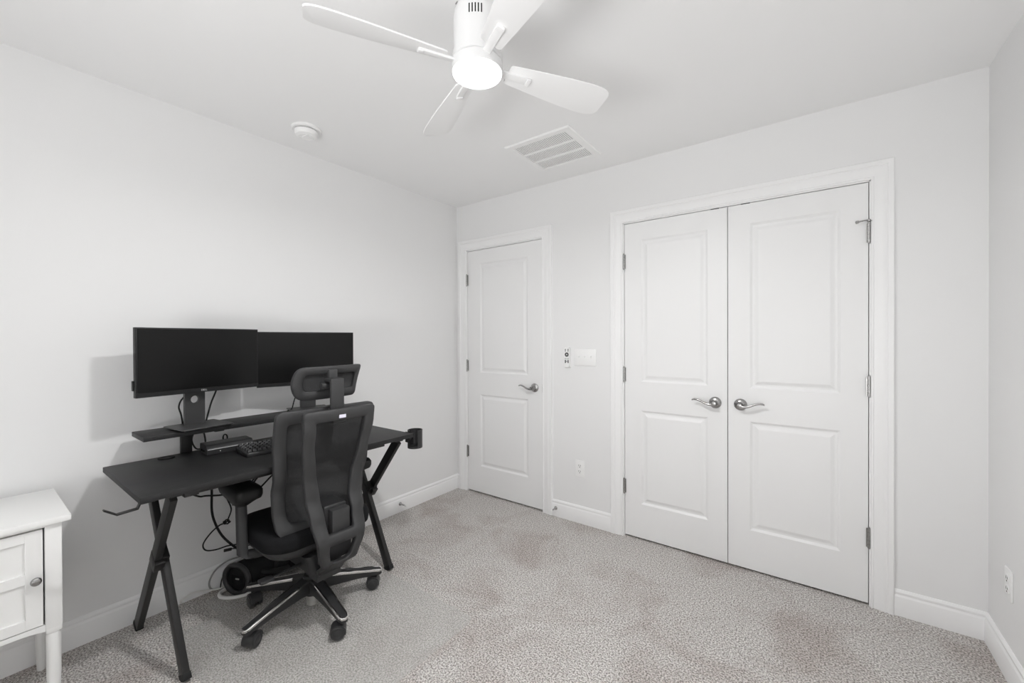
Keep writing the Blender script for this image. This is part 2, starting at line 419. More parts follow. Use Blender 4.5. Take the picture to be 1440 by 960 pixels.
for x in (-.046, 0, .046):
    mb = MB(); mb.box((-.0055, -.0075, -.012), (.0055, -.004, .012), .001, 1, Matrix.Translation((x, 0, 0))); mb.box((-.004, -.020, -.004), (.004, -.002, .004), .0015, 2, Matrix.Translation((x, 0, .003)) @ Matrix.Rotation(R(-25), 4, 'X')); mb.build('toggle', 'white', t)
t = empty('remote_control', (-1.427, YB, 1.164), 'slim white fan remote with dark buttons in its wall cradle', 'remote')
mb = MB(); mb.box((-.023, -.010, -.075), (.023, 0, .01), .003); mb.build('cradle', 'white', t)
mb = MB(); mb.prism(rrect(.0215, .071, .012, 6), lambda u, v, w: (u, w, v), -.021, -.006); mb.build('body', 'white', t)
def btn(x, z, w, h, n='button'):
    mb = MB(); mb.box((x-w, -.0228, z-h), (x+w, -.0205, z+h), .0006, 1); mb.build(n, 'greybutton', t)
for x in (-.011, .011):
    btn(x, .052, .0032, .0055); btn(x, .041, .0032, .0025); btn(x, -.011, .0035, .002); btn(x, -.031, .0042, .011)
btn(0, -.012, .003, .0015); btn(0, -.031, .003, .003)
mb = MB(); m = Matrix.Translation((0, -.0205, .018)) @ Matrix.Rotation(R(90), 4, 'X')
mb.lathe([(.0055, 0), (.0155, 0), (.0155, .002), (.0055, .002), (.0055, 0)], 28, m, cap=False); mb.build('dial', 'greybutton', t)
mb = MB(); mb.lathe([(.0005, 0), (.0035, 0), (.003, .002), (.0005, .002)], 16, m); mb.build('button', 'white', t)

# ------------------------------------------------------------------ ceiling things
t = empty('smoke_detector', (-2.228, 1.145, H), 'round white smoke detector on the ceiling above the desk', 'smoke detector')
mb = MB(); mb.lathe([(.001, 0), (.074, 0), (.074, -.008), (.068, -.013), (.001, -.013)], 40); mb.build('base', 'white', t)
mb = MB(); mb.lathe([(.001, -.013), (.052, -.013), (.052, -.018), (.001, -.018)], 32); mb.build('gap', 'dark', t)
mb = MB(); mb.lathe([(.001, -.017), (.058, -.017), (.058, -.030), (.052, -.040), (.036, -.046), (.034, -.044), (.020, -.045), (.018, -.048), (.001, -.048)], 40); cv = mb.build('cover', 'white', t)
mb = MB(); mb.lathe([(.001, -.047), (.008, -.047), (.007, -.050), (.001, -.050)], 16, Matrix.Translation((.028, -.01, .001))); mb.build('button', 'white', t)

VX0, VX1, VY0, VY1 = -1.500, -1.066, 1.962, 2.396
t = empty('air_vent', ((VX0+VX1)/2, (VY0+VY1)/2, H), 'square white louvred return air grille on the ceiling', 'air vent')
hw = (VX1-VX0)/2
mb = MB(); o = hw; i = .178
lps = [[Vector((sx*r, sy*r, z)) for sx, sy in ((1,1),(-1,1),(-1,-1),(1,-1))] for r, z in ((o, 0), (o, -.004), (o-.006, -.009), (i+.004, -.012), (i, -.010), (i, -.001))]
mb.loft(lps, cap=False)
for y in (-.060, .060): mb.box((-i, y-.007, -.0115), (i, y+.007, -.001), .001, 1)
mb.build('frame', 'white', t, smooth=25)
mb = MB(); mb.box((-i-.01, -i-.01, -.0015), (i+.01, i+.01, -.0005)); mb.build('filter', 'dark', t, smooth=0)  # near-black sheet seen between the louvres
mb = MB(); n = 30
for k in range(n):
    x = -i + (k+.5)*2*i/n
    for a, b in ((-i, -.067), (-.053, .053), (.067, i)):
        mb.box((-.0050, a, -.0006), (.0050, b, .0006), 0, 1, Matrix.Translation((x, 0, -.0060)) @ Matrix.Rotation(R(6), 4, 'Y'))
mb.build('louvre', 'white', t, smooth=0)

FC = (-.860, .987); FZ = 2.130
t = empty('ceiling_fan', (FC[0], FC[1], H), 'white four-blade ceiling fan with lit round lamp', 'ceiling fan')
z = lambda v: v-H
mb = MB(); mb.lathe([(.001, z(2.44)), (.058, z(2.44)), (.058, z(2.345)), (.064, z(2.335)), (.071, z(2.318)), (.074, z(2.295)), (.074, z(2.186)), (.001, z(2.186))], 56); hs = mb.build('motor_housing', 'fan_dim', t)
ca = math.atan2(-FC[1], -FC[0])
for k in range(5):
    mb = MB(); mb.box((.0715, -.0021, z(2.268)), (.0746, .0021, z(2.296)), .0009, 1, Matrix.Rotation(ca+R(-4+(k-2)*7.2), 4, 'Z')); tag(mb.build('vent_slot', 'dark', hs), 'dark slot')
for a in (-62, 62):
    mb = MB(); mb.lathe([(.001, 0), (.0055, 0), (.0045, .003), (.001, .0035)], 12, Matrix.Rotation(ca+R(a), 4, 'Z') @ Matrix.Translation((.0695, 0, z(2.322))) @ Matrix.Rotation(R(60), 4, 'Y')); tag(mb.build('screw', 'nickel', hs), 'metal screw')
mb = MB(); mb.lathe([(.001, z(2.184)), (.077, z(2.184)), (.0795, z(2.182)), (.0795, z(2.166)), (.077, z(2.164)), (.001, z(2.164))], 56); mb.build('motor_band', 'fan_dim', t)
mb = MB(); mb.lathe([(.001, z(2.1635)), (.0755, z(2.1635)), (.0755, z(2.162)), (.0795, z(2.1605)), (.0805, z(2.150)), (.080, z(2.134)), (.0785, z(2.131)), (.001, z(2.131))], 56); lk = mb.build('light_kit', 'fan_dim', t)
mb = MB(); mb.lathe([(.064, z(2.1313)), (.0775, z(2.1312)), (.0768, z(2.1275)), (.0725, z(2.1255)), (.064, z(2.1258))], 56, cap=False); mb.build('diffuser_rim', 'lamprim', lk)
mb = MB(); mb.lathe([(.001, z(2.1312)), (.0645, z(2.1312)), (.0645, z(2.1262)), (.055, z(2.1260)), (.001, z(2.1258))], 56); tag(mb.build('diffuser', 'lampglass', lk), 'glowing white disc')
half = [(.105, .030), (.112, .036), (.16, .041), (.24, .050), (.33, .0585), (.41, .063), (.455, .062), (.480, .054), (.492, .040)]
outl = [(r, s) for r, s in half] + [(r, -s*.96) for r, s in reversed(half)]
for k in range(4):
    a = R(62.5+90*k)
    m = Matrix.Translation((0, 0, z(2.158))) @ Matrix.Rotation(a, 4, 'Z') @ Matrix.Rotation(R(-16), 4, 'X')
    mb = MB()
    P = fillet([(r, s, .012) for r, s in outl], 3, 2)
    lps = [[m @ Vector((p.x, p.y*sc, zz)) for p in P] for sc, zz in ((.94, -.0028), (.985, -.0022), (1, 0), (.985, .0022), (.94, .0028))]
    mb.loft(lps); b = mb.build('blade', 'fan', t)
    mb = MB(); mb.box((.070, -.0125, -.0095), (.185, .0125, -.0015), .002, 2, m); mb.box((.172, -.0125, -.0125), (.188, .0125, -.002), .003, 2, m); mb.build('blade_bracket', 'fan', b)

# ------------------------------------------------------------------ desk
DX0, DX1, DY0, DY1, DZ = -2.455, -1.865, .375, 1.568, .752
t = empty('desk', ((DX0+DX1)/2, (DY0+DY1)/2, 0), 'black gaming desk with crossed metal legs and raised monitor shelf', 'desk')
O = t.location
def dbuild(mb, name, m, parent=None, smooth=38):
    mb.bm.transform(Matrix.Translation(-Vector(O))); return mb.build(name, m, parent or t, smooth)
mb = MB(); mb.box((DX0, DY0, DZ-.022), (DX1, DY1, DZ), .002, 2); top = dbuild(mb, 'desktop', 'desk')
mb = MB(); mb.lathe([(.020, .0), (.031, .0), (.031, .003), (.028, .0045), (.020, .003), (.020, 0)], 28, Matrix.Translation((-2.404, .577, DZ)), cap=False)
mb.lathe([(.001, .001), (.0205, .001), (.0205, .002), (.001, .002)], 24, Matrix.Translation((-2.404, .577, DZ))); dbuild(mb, 'grommet', 'rubber', top)
SZ = .887
mb = MB(); mb.box((-2.452, .468, SZ-.020), (-2.262, 1.475, SZ), .0018, 2); sh = dbuild(mb, 'monitor_shelf', 'desk')
for y in (.664, 1.28):
    mb = MB(); mb.box((-2.462, y-.022, .70), (-2.440, y+.022, SZ-.020), .002); mb.box((-2.46, y-.022, SZ-.025), (-2.30, y+.022, SZ-.0195), .001); dbuild(mb, 'shelf_post', 'blackmetal', sh)
mb = MB(); mb.box((-2.33, .735, SZ-.031), (-2.30, .775, SZ-.0195), .003); dbuild(mb, 'cable_clip', 'blackplastic', sh)
def xlegs(ya, yb_, s):
    """A: front top -> back foot, outer plane; B: back top -> front foot"""
    a0, a1 = (-1.905, ya, .722), (-2.462, ya+s*.012, .004); b0, b1 = (-2.345, yb_, .722), (-1.930, yb_+s*.016, .004)
    for p, q in ((a0, a1), (b0, b1)):
        mb = MB(); mb.bar(p, q, .024, .050, (0, 1, 0)); l = dbuild(mb, 'leg', 'blackmetal')
        d = (Vector(q)-Vector(p)).normalized(); e = Vector(q)
        mb = MB(); mb.bar(e-d*.022, e+d*.004, .028, .054, (0, 1, 0), .003); dbuild(mb, 'foot_cap', 'rubber', l)
    # bolted collar where the tubes cross
    A0, A1 = Vector(a0), Vector(a1); c = A0.lerp(A1, .43); d = (A1-A0).normalized(); n = Vector((d.z, 0, -d.x))
    mb = MB(); mb.bar(c-d*.028+Vector((0, s*.012, 0)), c+d*.034+Vector((0, s*.012, 0)), .050, .053, (0, 1, 0), .002)
    mb.bar(c-d*.022-n*.034+Vector((0, s*.004, 0)), c+d*.030-n*.034+Vector((0, s*.004, 0)), .034, .016, (0, 1, 0), .002); dbuild(mb, 'leg_joint', 'blackmetal')
    y = (ya+yb_)/2
    mb = MB(); mb.box((-2.40, y-.028, .722), (-1.875, y+.028, .7305), .001); mb.box((-2.40, y-.004+s*.0, .672), (-2.10, y+.004, .7225), .001); dbuild(mb, 'top_rail', 'blackmetal')
xlegs(.474, .500, 1); xlegs(1.488, 1.462, -1)
mb = MB(); mb.box((-1.905, .50, .714), (-1.868, .545, .731), .001); mb.box((-1.96, .545, .700), (-1.93, 1.42, .7305), .002); dbuild(mb, 'cross_rail', 'blackmetal')
# hook below the left end
mb = MB()
for p, q in (((-1.884, .3785, .728), (-1.884, .372, .712)), ((-1.884, .373, .7135), (-1.884, .318, .7105)), ((-1.884, .320, .7105), (-1.884, .288, .735))):
    mb.bar(p, q, .020, .0045, (1, 0, 0), .001)
mb.box((-1.894, .3755, .726), (-1.874, .42, .7305), .001); dbuild(mb, 'headphone_hook', 'blackmetal')
# cup holder at the right end
mb = MB(); c = Vector((-1.905, 1.614, 0)); ang = [R(-150+300*i/28) + R(130) for i in range(29)]
def arc(mb, r0, r1, z0, z1, angs):
    lps = [[c+Vector((r*math.cos(a), r*math.sin(a), zz)) for r, zz in ((r0, z0), (r1, z0), (r1, z1), (r0, z1))] for a in angs]
    mb.loft(lps)
arc(mb, .038, .043, .665, .762, ang); arc(mb, .010, .043, .657, .667, [R(360*i/24) for i in range(25)])
mb.box((-1.93, 1.555, .715), (-1.885, 1.580, .731), .002); mb.box((-1.945, 1.574, .690), (-1.87, 1.579, .752), .0015)
dbuild(mb, 'cup_holder', 'blackplastic')

# ------------------------------------------------------------------ monitors
def monitor(left, right, z0, z1, base, label, base_rot):
    """left,right: (x,y) of the screen face's lower corners"""
    l, r = Vector(left), Vector(right); c = (l+r)/2; w = (r-l).length; ang = math.atan2(r.y-l.y, r.x-l.x)-R(90)
    t = empty('monitor', (base[0], base[1], SZ), label, 'monitor', ang, 'pair of monitors on the desk shelf')
    inv = Matrix.Rotation(-ang, 3, 'Z'); o = inv @ Vector((c.x-base[0], c.y-base[1], 0))     # screen face centre in local: +x faces the room
    fx, cy = o.x, o.y; a, b = z0-SZ, z1-SZ
    mb = MB(); mb.box((fx-.024, cy-w/2, a), (fx, cy+w/2, b), .0018, 2)
    mb.loft([[Vector((x, cy+u*w/2, (a+b)/2+v*(b-a)/2)) for u, v in ((-k, -k), (k, -k), (k, k), (-k, k))] for x, k in ((fx-.022, .86), (fx-.044, .66))])
    hs = mb.build('housing', 'bezel', t)
    mb = MB(); mb.box((fx-.002, cy-w/2+.006, a+.020), (fx+.0006, cy+w/2-.006, b-.006)); mb.build('screen', 'screen', t, smooth=0)
    mb = MB(); mb.box((fx-.003, cy-w/2+.002, a+.001), (fx+.0022, cy+w/2-.002, a+.0195), .001, 1); ch = mb.build('bottom_bezel', 'bezel', t)
    cu = bpy.data.curves.new('logo', 'FONT'); cu.body = 'DELL'; cu.size = .011; cu.align_x = 'CENTER'; cu.align_y = 'CENTER'; cu.extrude = .0003
    tmp = bpy.data.objects.new('logo_text', cu); COL.objects.link(tmp)
    me = bpy.data.meshes.new_from_object(tmp.evaluated_get(bpy.context.evaluated_depsgraph_get())); bpy.data.objects.remove(tmp)
    me.transform(Matrix.Translation((fx+.0026, cy, a+.0102)) @ Matrix(((0,0,1,0),(1,0,0,0),(0,1,0,0),(0,0,0,1)))); me.materials.append(M['logo'])
    lo = bpy.data.objects.new('logo', me); COL.objects.link(lo); lo.parent = ch
    mb = MB(); mb.box((fx-.030, cy-w/2-.004, a+.030), (fx-.016, cy-w/2+.002, a+.072), .001, 1); mb.build('side_port', 'bezel', hs)
    # stand
    th = .016; hy = .041; Hh = .122; rr = .0175; px = -.045; hz = a-.037; yo = -.011
    mb = MB(); N = 40; lp = []
    outer = []; z_lo, z_hi = .008, b-.10
    angs = [2*math.pi*k/N for k in range(N)]
    def sq(an, x0, x1, y0, y1, cz):
        dx, dz = math.cos(an), math.sin(an); s = 1e9
        if dx > 1e-9: s = min(s, x1/dx)
        if dx < -1e-9: s = min(s, x0/dx)
        if dz > 1e-9: s = min(s, y1/dz)
        if dz < -1e-9: s = min(s, y0/dz)
        return dx*s, dz*s+cz
    ho = [Vector((rr*math.cos(k)+yo*0, rr*math.sin(k)+hz)) for k in angs]; sqv = [Vector(sq(k, -hy, hy, -hy, hy, hz)) for k in angs]
    for q0, q1 in ((sqv, ho),):
        lps = [[Vector((px-th/2, p.x, p.y)) for p in q0], [Vector((px+th/2, p.x, p.y)) for p in q0], [Vector((px+th/2, p.x, p.y)) for p in q1], [Vector((px-th/2, p.x, p.y)) for p in q1]]
        mb.loft(lps, closed=True)
    mb.box((px-th/2, -hy, z_lo), (px+th/2, hy, hz-hy)); mb.box((px-th/2, -hy, hz+hy), (px+th/2, hy, z_hi))
    mb.box((px, -.03, a+.08), (fx-.04, .03+cy, b-.09), .003)
    mb.build('stand_post', 'standgrey', t)
    mb = MB(); m = Matrix.Rotation(base_rot, 4, 'Z')
    mb.loft([[m @ Vector((x*k, y*k, zz)) for x, y in rrect(.094, .104, .006, 3)] for k, zz in ((.80, 0), (.86, .0065), (.985, .0080), (1, .0105), (.99, .0135))]); mb.build('stand_base', 'standgrey', t)
    return t
monitor((-2.265, .446), (-2.330, .9375), 1.0525, 1.3485, (-2.318, .679), 'black monitor on the shelf farther from the doors, its stand in full view', 0)
monitor((-2.352, .941), (-2.229, 1.421), 1.0425, 1.3365, (-2.345, 1.215), 'black monitor on the shelf nearer the doors, partly behind the headrest', 0)

# ------------------------------------------------------------------ things on the desktop
t = empty('docking_station', (-2.345, .80, DZ), 'low black box with a silver front line beside the keyboard', 'docking station', R(-2))
mb = MB(); P = fillet([(-.056, 0, .001), (.058, 0, .002), (.058, .026, .006), (.040, .045, .006), (-.050, .045, .008)], 4, 1)
mb.loft([[Vector((p.x, y, p.y+.001)) for p in P] for y in (-.097, .097)]); bd = mb.build('body', 'blackplastic', t)
mb = MB(); mb.box((.0565, -.095, .0245), (.0590, .095, .0275), .0005, 1); tag(mb.build('trim_line', 'logo', bd), 'silver trim line')
mb = MB(); mb.lathe([(.0004, 0), (.0022, 0), (.0022, .0012), (.0004, .0012)], 10, Matrix.Translation((.058, -.045, .014)) @ Matrix.Rotation(R(90), 4, 'Y')); tag(mb.build('button', 'whitecable', bd), 'tiny pale button')
for y in (-.07, -.03):
    pass
mb = MB(); mb.box((-.03, -.0985, .012), (-.012, -.0965, .020)); mb.box((.0, -.0985, .012), (.018, -.0965, .020)); mb.build('port', 'dark', bd)
t = empty('keyboard', (-2.165, 1.01, DZ), 'black keyboard on the desktop left of the chair back', 'keyboard', R(-3))
mb = MB(); hw = .075; hl = .21
mb.loft([[Vector((x, y, z0 + (0 if z0 < .005 else -x*.06))) for x, y in rrect(hw*k, hl*k*1.0, .006, 3)] for k, z0 in ((.99, 0), (1, .003), (1, .020), (.97, .024))]); kb = mb.build('case', 'blackplastic', t)
mb = MB()
for r_ in range(5):
    for c_ in range(20):
        x = -.058+r_*.0282; y = -.195+c_*.0205
        m = Matrix.Translation((x, y, .0235-x*.06)); k = .0088
        mb.loft([[m @ Vector((sx*q*1.35, sy*q, zz)) for sx, sy in ((-1,-1),(1,-1),(1,1),(-1,1))] for q, zz in ((k*.95, 0), (k*.92, .005), (k*.66, .0115))])
mb.build('keycaps', 'chairplastic', kb, smooth=0)

# ------------------------------------------------------------------ nightstand
NX0, NX1, NY0, NY1, NZ = -2.485, -2.065, -.205, .237, .697
t = empty('nightstand', ((NX0+NX1)/2, (NY0+NY1)/2, 0), 'white nightstand with panelled door and grey knob, left of the desk', 'nightstand')
O = Vector(t.location)
def nb(mb, name, m, parent=None, smooth=38):
    mb.bm.transform(Matrix.Translation(-O)); return mb.build(name, m, parent or t, smooth)
mb = MB(); mb.box((NX0, NY0, NZ-.020), (NX1, NY1, NZ), .002, 2); nb(mb, 'top', 'lacq')
fx = -2.082
mb = MB()
mb.box((NX0+.012, NY1-.040, .30), (fx-.012, NY1-.022, NZ-.020), .001); mb.box((NX0+.012, NY0+.022, .30), (fx-.012, NY0+.040, NZ-.020), .001)
mb.box((NX0+.012, NY0+.03, .31), (NX0+.022, NY1-.03, NZ-.020)); mb.box((NX0+.012, NY0+.03, .322), (fx-.003, NY1-.03, .337), .001)
mb.box((fx-.02, NY0+.055, NZ-.030), (fx-.001, NY1-.055, NZ-.020), .001)
nb(mb, 'body', 'lacq')
PY0, PY1 = NY1-.060, NY1-.020
for s, (a, b) in ((1, (PY0, PY1)), (-1, (NY0+.020, NY0+.060))):
    for xx in (fx, NX0+.050):
        mb = MB(); mb.box((xx-.040, a, .318), (xx, b, NZ-.020), .003, 2)
        cx, cy = xx-.020, (a+b)/2
        lp = [[Vector((cx+u*k, cy+v*k, zz)) for u, v in rrect(.0198, .0198, .0198 if rnd else .004, 5)] for k, zz, rnd in ((1, .320, 0), (.99, .308, 0), (.86, .300, 1), (.92, .29, 1), (.90, .16, 1), (.62, .004, 1), (.55, 0, 1))]
        mb.loft(lp); nb(mb, 'leg', 'lacq')
DYa, DYb, DZa, DZb = NY0+.064, NY1-.064, .341, .6625
mb = MB()
xb, xf_ = fx-.020, fx-.002
mb.box((xb, DYb-.040, DZa), (xf_, DYb, DZb), .0015, 1); mb.box((xb, DYa, DZa), (xf_, DYa+.040, DZb), .0015, 1)
for a, b in ((DZb-.034, DZb), (.492, .526), (DZa, DZa+.034)): mb.box((xb, DYa+.038, a), (xf_-.0006, DYb-.0385, b), .0012, 1)
mb.box((xb, DYa+.03, DZa+.02), (xf_-.009, DYb-.03, DZb-.02)); dr = nb(mb, 'door', 'lacq')
mb = MB(); m = Matrix.Translation((xf_, DYb-.017, .500)) @ Matrix.Rotation(R(90), 4, 'Y')
mb.lathe([(.001, 0), (.006, 0), (.005, .010), (.010, .014), (.0135, .018), (.013, .022), (.009, .025), (.001, .026)], 28, m); o = nb(mb, 'knob', 'nickel', dr, 50); tag(o, 'grey metal knob')
mb = MB(); mb.prism([(DYa-.004, .338), (DYb+.004, .338), (DYb+.004, .316), (DYb-.03, .322), ((DYa+DYb)/2, .328), (DYa+.03, .322), (DYa-.004, .316)], lambda u, v, w: (w, u, v), fx-.018, fx-.002); nb(mb, 'apron', 'lacq')

# ------------------------------------------------------------------ chair mat
t = None
mp = fillet([(-2.255, .545, .02), (-1.268, .545, .03), (-1.268, 1.425, .05), (-2.255, 1.425, .03), (-2.255, 1.215, .02), (-2.440, 1.215, .04), (-2.440, .730, .04), (-2.255, .730, .02)], 6, 1)
mb = MB(); c = Vector((-1.85, .98)); lps = []
for k, zz in ((1.0, .0006), (.9985, .0022), (.985, .0040)): lps.append([Vector((c.x+(p.x-c.x)*k, c.y+(p.y-c.y)*k, zz)) for p in mp])
mb.loft(lps); o = mb.build('chair_mat', 'mat', smooth=30, loc=(-1.85, .98, 0)); tag(o, 'clear plastic chair mat with a lip lying on the carpet', 'chair mat')
MZ = .0042

# ------------------------------------------------------------------ office chair
CB = (-1.955, 1.02)
t = empty('office_chair', (CB[0], CB[1], MZ), 'black mesh office chair with headrest, pulled up to the desk', 'office chair', R(-2))
oz = -MZ
for k, th in enumerate((-148, -80, -5, 68, 139)):
    a = R(th+2); m = Matrix.Translation((0, 0, oz)) @ Matrix.Rotation(a, 4, 'Z')
    def sec(r, w, z0, z1):
        c_ = min(w*.3, .008)
        return [m @ Vector((r, y, zz)) for y, zz in ((-w*.8, z0), (w*.8, z0), (w, z0+c_), (w, z1-c_*.5), (w-c_*.5, z1), (-w+c_*.5, z1), (-w, z1-c_*.5), (-w, z0+c_))]
    mb = MB(); mb.loft([sec(.028, .028, .086, .158), (sec(.070, .026, .092, .152)), sec(.20, .0225, .086, .127), sec(.285, .020, .076, .108), sec(.316, .019, .074, .101), sec(.326, .013, .076, .098)]); leg = mb.build('base_arm', 'blackplastic', t)
    # chrome band on both upper edges and round the tip
    mb = MB(); lps = []
    path = [(.085, 1), (.20, 1), (.285, 1), (.312, 1), (.325, .72), (.330, 0), (.325, -.72), (.312, -1), (.285, -1), (.20, -1), (.085, -1)]
    def zw(r):
        f = table([(.07, .152), (.20, .127), (.285, .108), (.316, .101), (.33, .097)]); g = table([(.07, .026), (.20, .0225), (.285, .020), (.33, .019)])
        return f(r), g(r)
    for r, s in path:
        zt, w = zw(r); y = s*w
        n = Vector((0, s, 0)) if abs(s) == 1 else Vector((1, s, 0)).normalized()
        lps.append([m @ (Vector((r, y, zt+dz))+n*dn) for dn, dz in ((.0010, -.009), (.0012, -.001), (-.001, .0012), (-.007, .0012), (-.006, -.009))])
    mb.loft(lps); tag(mb.build('chrome_trim', 'chrome', leg), 'chrome edge trim')
    # caster
    sw = [R(-35), R(20), R(60), R(-20), R(80)][k]
    cm = m @ Matrix.Translation((.300, 0, 0)) @ Matrix.Rotation(sw, 4, 'Z')
    mb = MB(); mb.lathe([(.001, .066), (.010, .066), (.010, .078), (.001, .078)], 14, m @ Matrix.Translation((.300, 0, 0)))
    hood = []
    for i in range(11):
        an = R(-20+200*i/10); hood.append([cm @ Vector((-.016+.0335*math.cos(an)*q, y, .0355+.0335*math.sin(an)*q)) for y, q in ((-.024, 1), (.024, 1), (.024, .90), (-.024, .90))])
    mb.loft(hood); mb.box((-.016-.01, -.006, .012), (-.016+.022, .006, .066), .002, 1, cm); cs = mb.build('caster', 'wheel', t)
    for sy in (-1, 1):
        mb = MB(); wm = cm @ Matrix.Translation((-.016, sy*.017, .0345)) @ Matrix.Rotation(R(90), 4, 'X')
        mb.lathe([(.001, -.011), (.014, -.011), (.016, -.0095), (.024, -.011), (.029, -.008), (.0303, 0), (.029, .008), (.024, .011), (.016, .0095), (.014, .011), (.001, .011)], 32, wm); mb.build('wheel', 'wheel', cs)
mb = MB(); mb.lathe([(.001, .072), (.029, .072), (.034, .080), (.040, .150), (.041, .163), (.036, .170), (.001, .170)], 36, Matrix.Translation((0, 0, oz))); mb.build('hub', 'blackplastic', t)
mb = MB(); mb.lathe([(.001, .024), (.0225, .024), (.0245, .028), (.0245, .090), (.001, .090)], 28, Matrix.Translation((0, 0, oz))); tag(mb.build('gas_cylinder', 'satin', t), 'shiny metal cylinder end')
mb = MB(); mb.lathe([(.001, .168), (.025, .168), (.025, .26), (.001, .26)], 28, Matrix.Translation((0, 0, oz)))
mb.loft([[Vector((x, y, zz+oz)) for x, y in rrect(hx, hy, .03, 4, cx, 0)] for hx, hy, cx, zz in ((.10, .055, .02, .225), (.13, .075, .02, .24), (.14, .085, .01, .30), (.15, .10, 0, .325))]); mech = mb.build('tilt_mechanism', 'blackplastic', t)
mb = MB(); mb.tube([(.06, -.07, .27+oz), (.07, -.16, .268+oz), (.075, -.215, .27+oz)], .006, 8, 4); mb.box((.055, -.26, .262+oz), (.095, -.205, .276+oz), .004); mb.build('tilt_lever', 'blackplastic', mech)
mb = MB(); mb.loft([[Vector((x, y, zz+oz)) for x, y in rrect(.225-i, .240-i, .10 if i < .06 else .08, 7, -.070, 0)] for i, zz in ((.08, .318), (.035, .332), (.006, .365), (.002, .392))]); mb.build('seat_pan', 'chairplastic', t)
mb = MB(); mb.loft([[Vector((x, y, zz+oz-max(0, -(x+.20))*.12)) for x, y in rrect(.232-i, .248-i, .10, 8, -.070, 0)] for i, zz in ((.012, .380), (.002, .388), (0, .405), (0, .428), (.004, .442), (.016, .452), (.05, .457), (.12, .457))]); mb.build('seat', 'fabric', t, smooth=60)

shx = table([(.44, .115), (.54, .082), (.62, .085), (.71, .118), (.80, .124), (.99, .165)])
xs = lambda y, zz: shx(zz) + .006 - .12*y*y
def lift(f): return lambda y, zz: f(y, zz)
so = fillet(sym([(.229, .990, .035), (.225, .86, .10), (.217, .69, .15), (.210, .55, .10), (.204, .432, .06)]), 6, 4)
si = fillet(sym([(.182, .934, .018), (.175, .84, .08), (.166, .67, .12), (.162, .57, .08), (.156, .482, .04)]), 6, 4)
mb = MB(); ring(mb, so, si, xs, .026)
mb.bm.transform(Matrix.Translation((0, 0, oz))); mb.build('back_frame', 'chairplastic', t, smooth=60)
# mesh sheet held by the frame
mb = MB(); NZr, NYr = 28, 20
wf = table([(.46, .172), (.56, .184), (.70, .190), (.86, .198), (.962, .203)])
vg = []
for i in range(NZr+1):
    zz = .458+(.962-.458)*i/NZr; w = wf(zz)
    vg.append([mb.bm.verts.new((xs(w*(2*j/NYr-1), zz)-.004, w*(2*j/NYr-1), zz+oz)) for j in range(NYr+1)])
for i in range(NZr):
    for j in range(NYr): mb.bm.faces.new((vg[i][j], vg[i][j+1], vg[i+1][j+1], vg[i+1][j]))
mb.build('back_mesh', 'mesh', t, smooth=80)
# outer support frame
pf = table([(.215, .13), (.25, .17), (.32, .25), (.42, .27), (.52, .235), (.60, .205), (.68, .205), (.80, .235), (.93, .268), (.99, .272)])
YS = 0
xp = lambda y, zz: pf(zz) + .004 - .25*y*y
mv = Matrix.Translation((0, YS, oz))
uo = fillet(sym([(.164, .992, .018), (.157, .86, .10), (.138, .70, .10), (.126, .60, .08), (.120, .50, .06), (.106, .405, .03)]), 5, 4)
ui = fillet(sym([(.115, .943, .010), (.108, .82, .08), (.078, .66, .08), (.066, .58, .06), (.063, .51, .05), (.058, .448, .012)]), 5, 4)
mb = MB(); ring(mb, uo, ui, xp, .028)
lo_ = fillet(sym([(.110, .450, .02), (.104, .39, .06), (.082, .320, .05), (.058, .250, .03), (.045, .212, .01)]), 5, 4)
li_ = fillet(sym([(.060, .408, .010), (.058, .375, .01), (.046, .330, .012), (.030, .322, .006), (.015, .320, .006)]), 5, 4)
ring(mb, lo_, li_, xp, .028)
mb.loft([[Vector((x, y*w, zz)) for y, zz in ((-1, z0), (1, z0), (1, z1), (-1, z1))] for x, w, z0, z1 in ((.16, .056, .205, .252), (.10, .058, .208, .265), (.03, .06, .225, .285))])
mb.box((.205, -.075, .312), (.222, .075, .425), .003)
mb.bm.transform(mv); sf = mb.build('support_frame', 'chairplastic', t, smooth=55)
mb = MB(); mb.box((.275, -.017, .952), (.2895, .015, .968), .001, 1, Matrix.Translation((0, 0, oz))); tag(mb.build('brand_tag', 'tag', sf), 'small pale tag')
# lumbar box
mb = MB(); mb.box((.100, -.056, .440), (.225, .050, .560), .008, 3, Matrix.Translation((0, 0, oz))); lb = mb.build('lumbar_support', 'blackplastic', t)
mb = MB(); mb.box((.220, -.036, .440), (.262, .046, .545), .004, 2, Matrix.Translation((0, 0, oz))); mb.build('lumbar_cover', 'chairplastic', lb)
mb = MB(); mb.box((.150, -.032, .925), (.266, .032, .948), .004, 2, Matrix.Translation((0, 0, oz))); mb.build('top_clip', 'blackplastic', t)
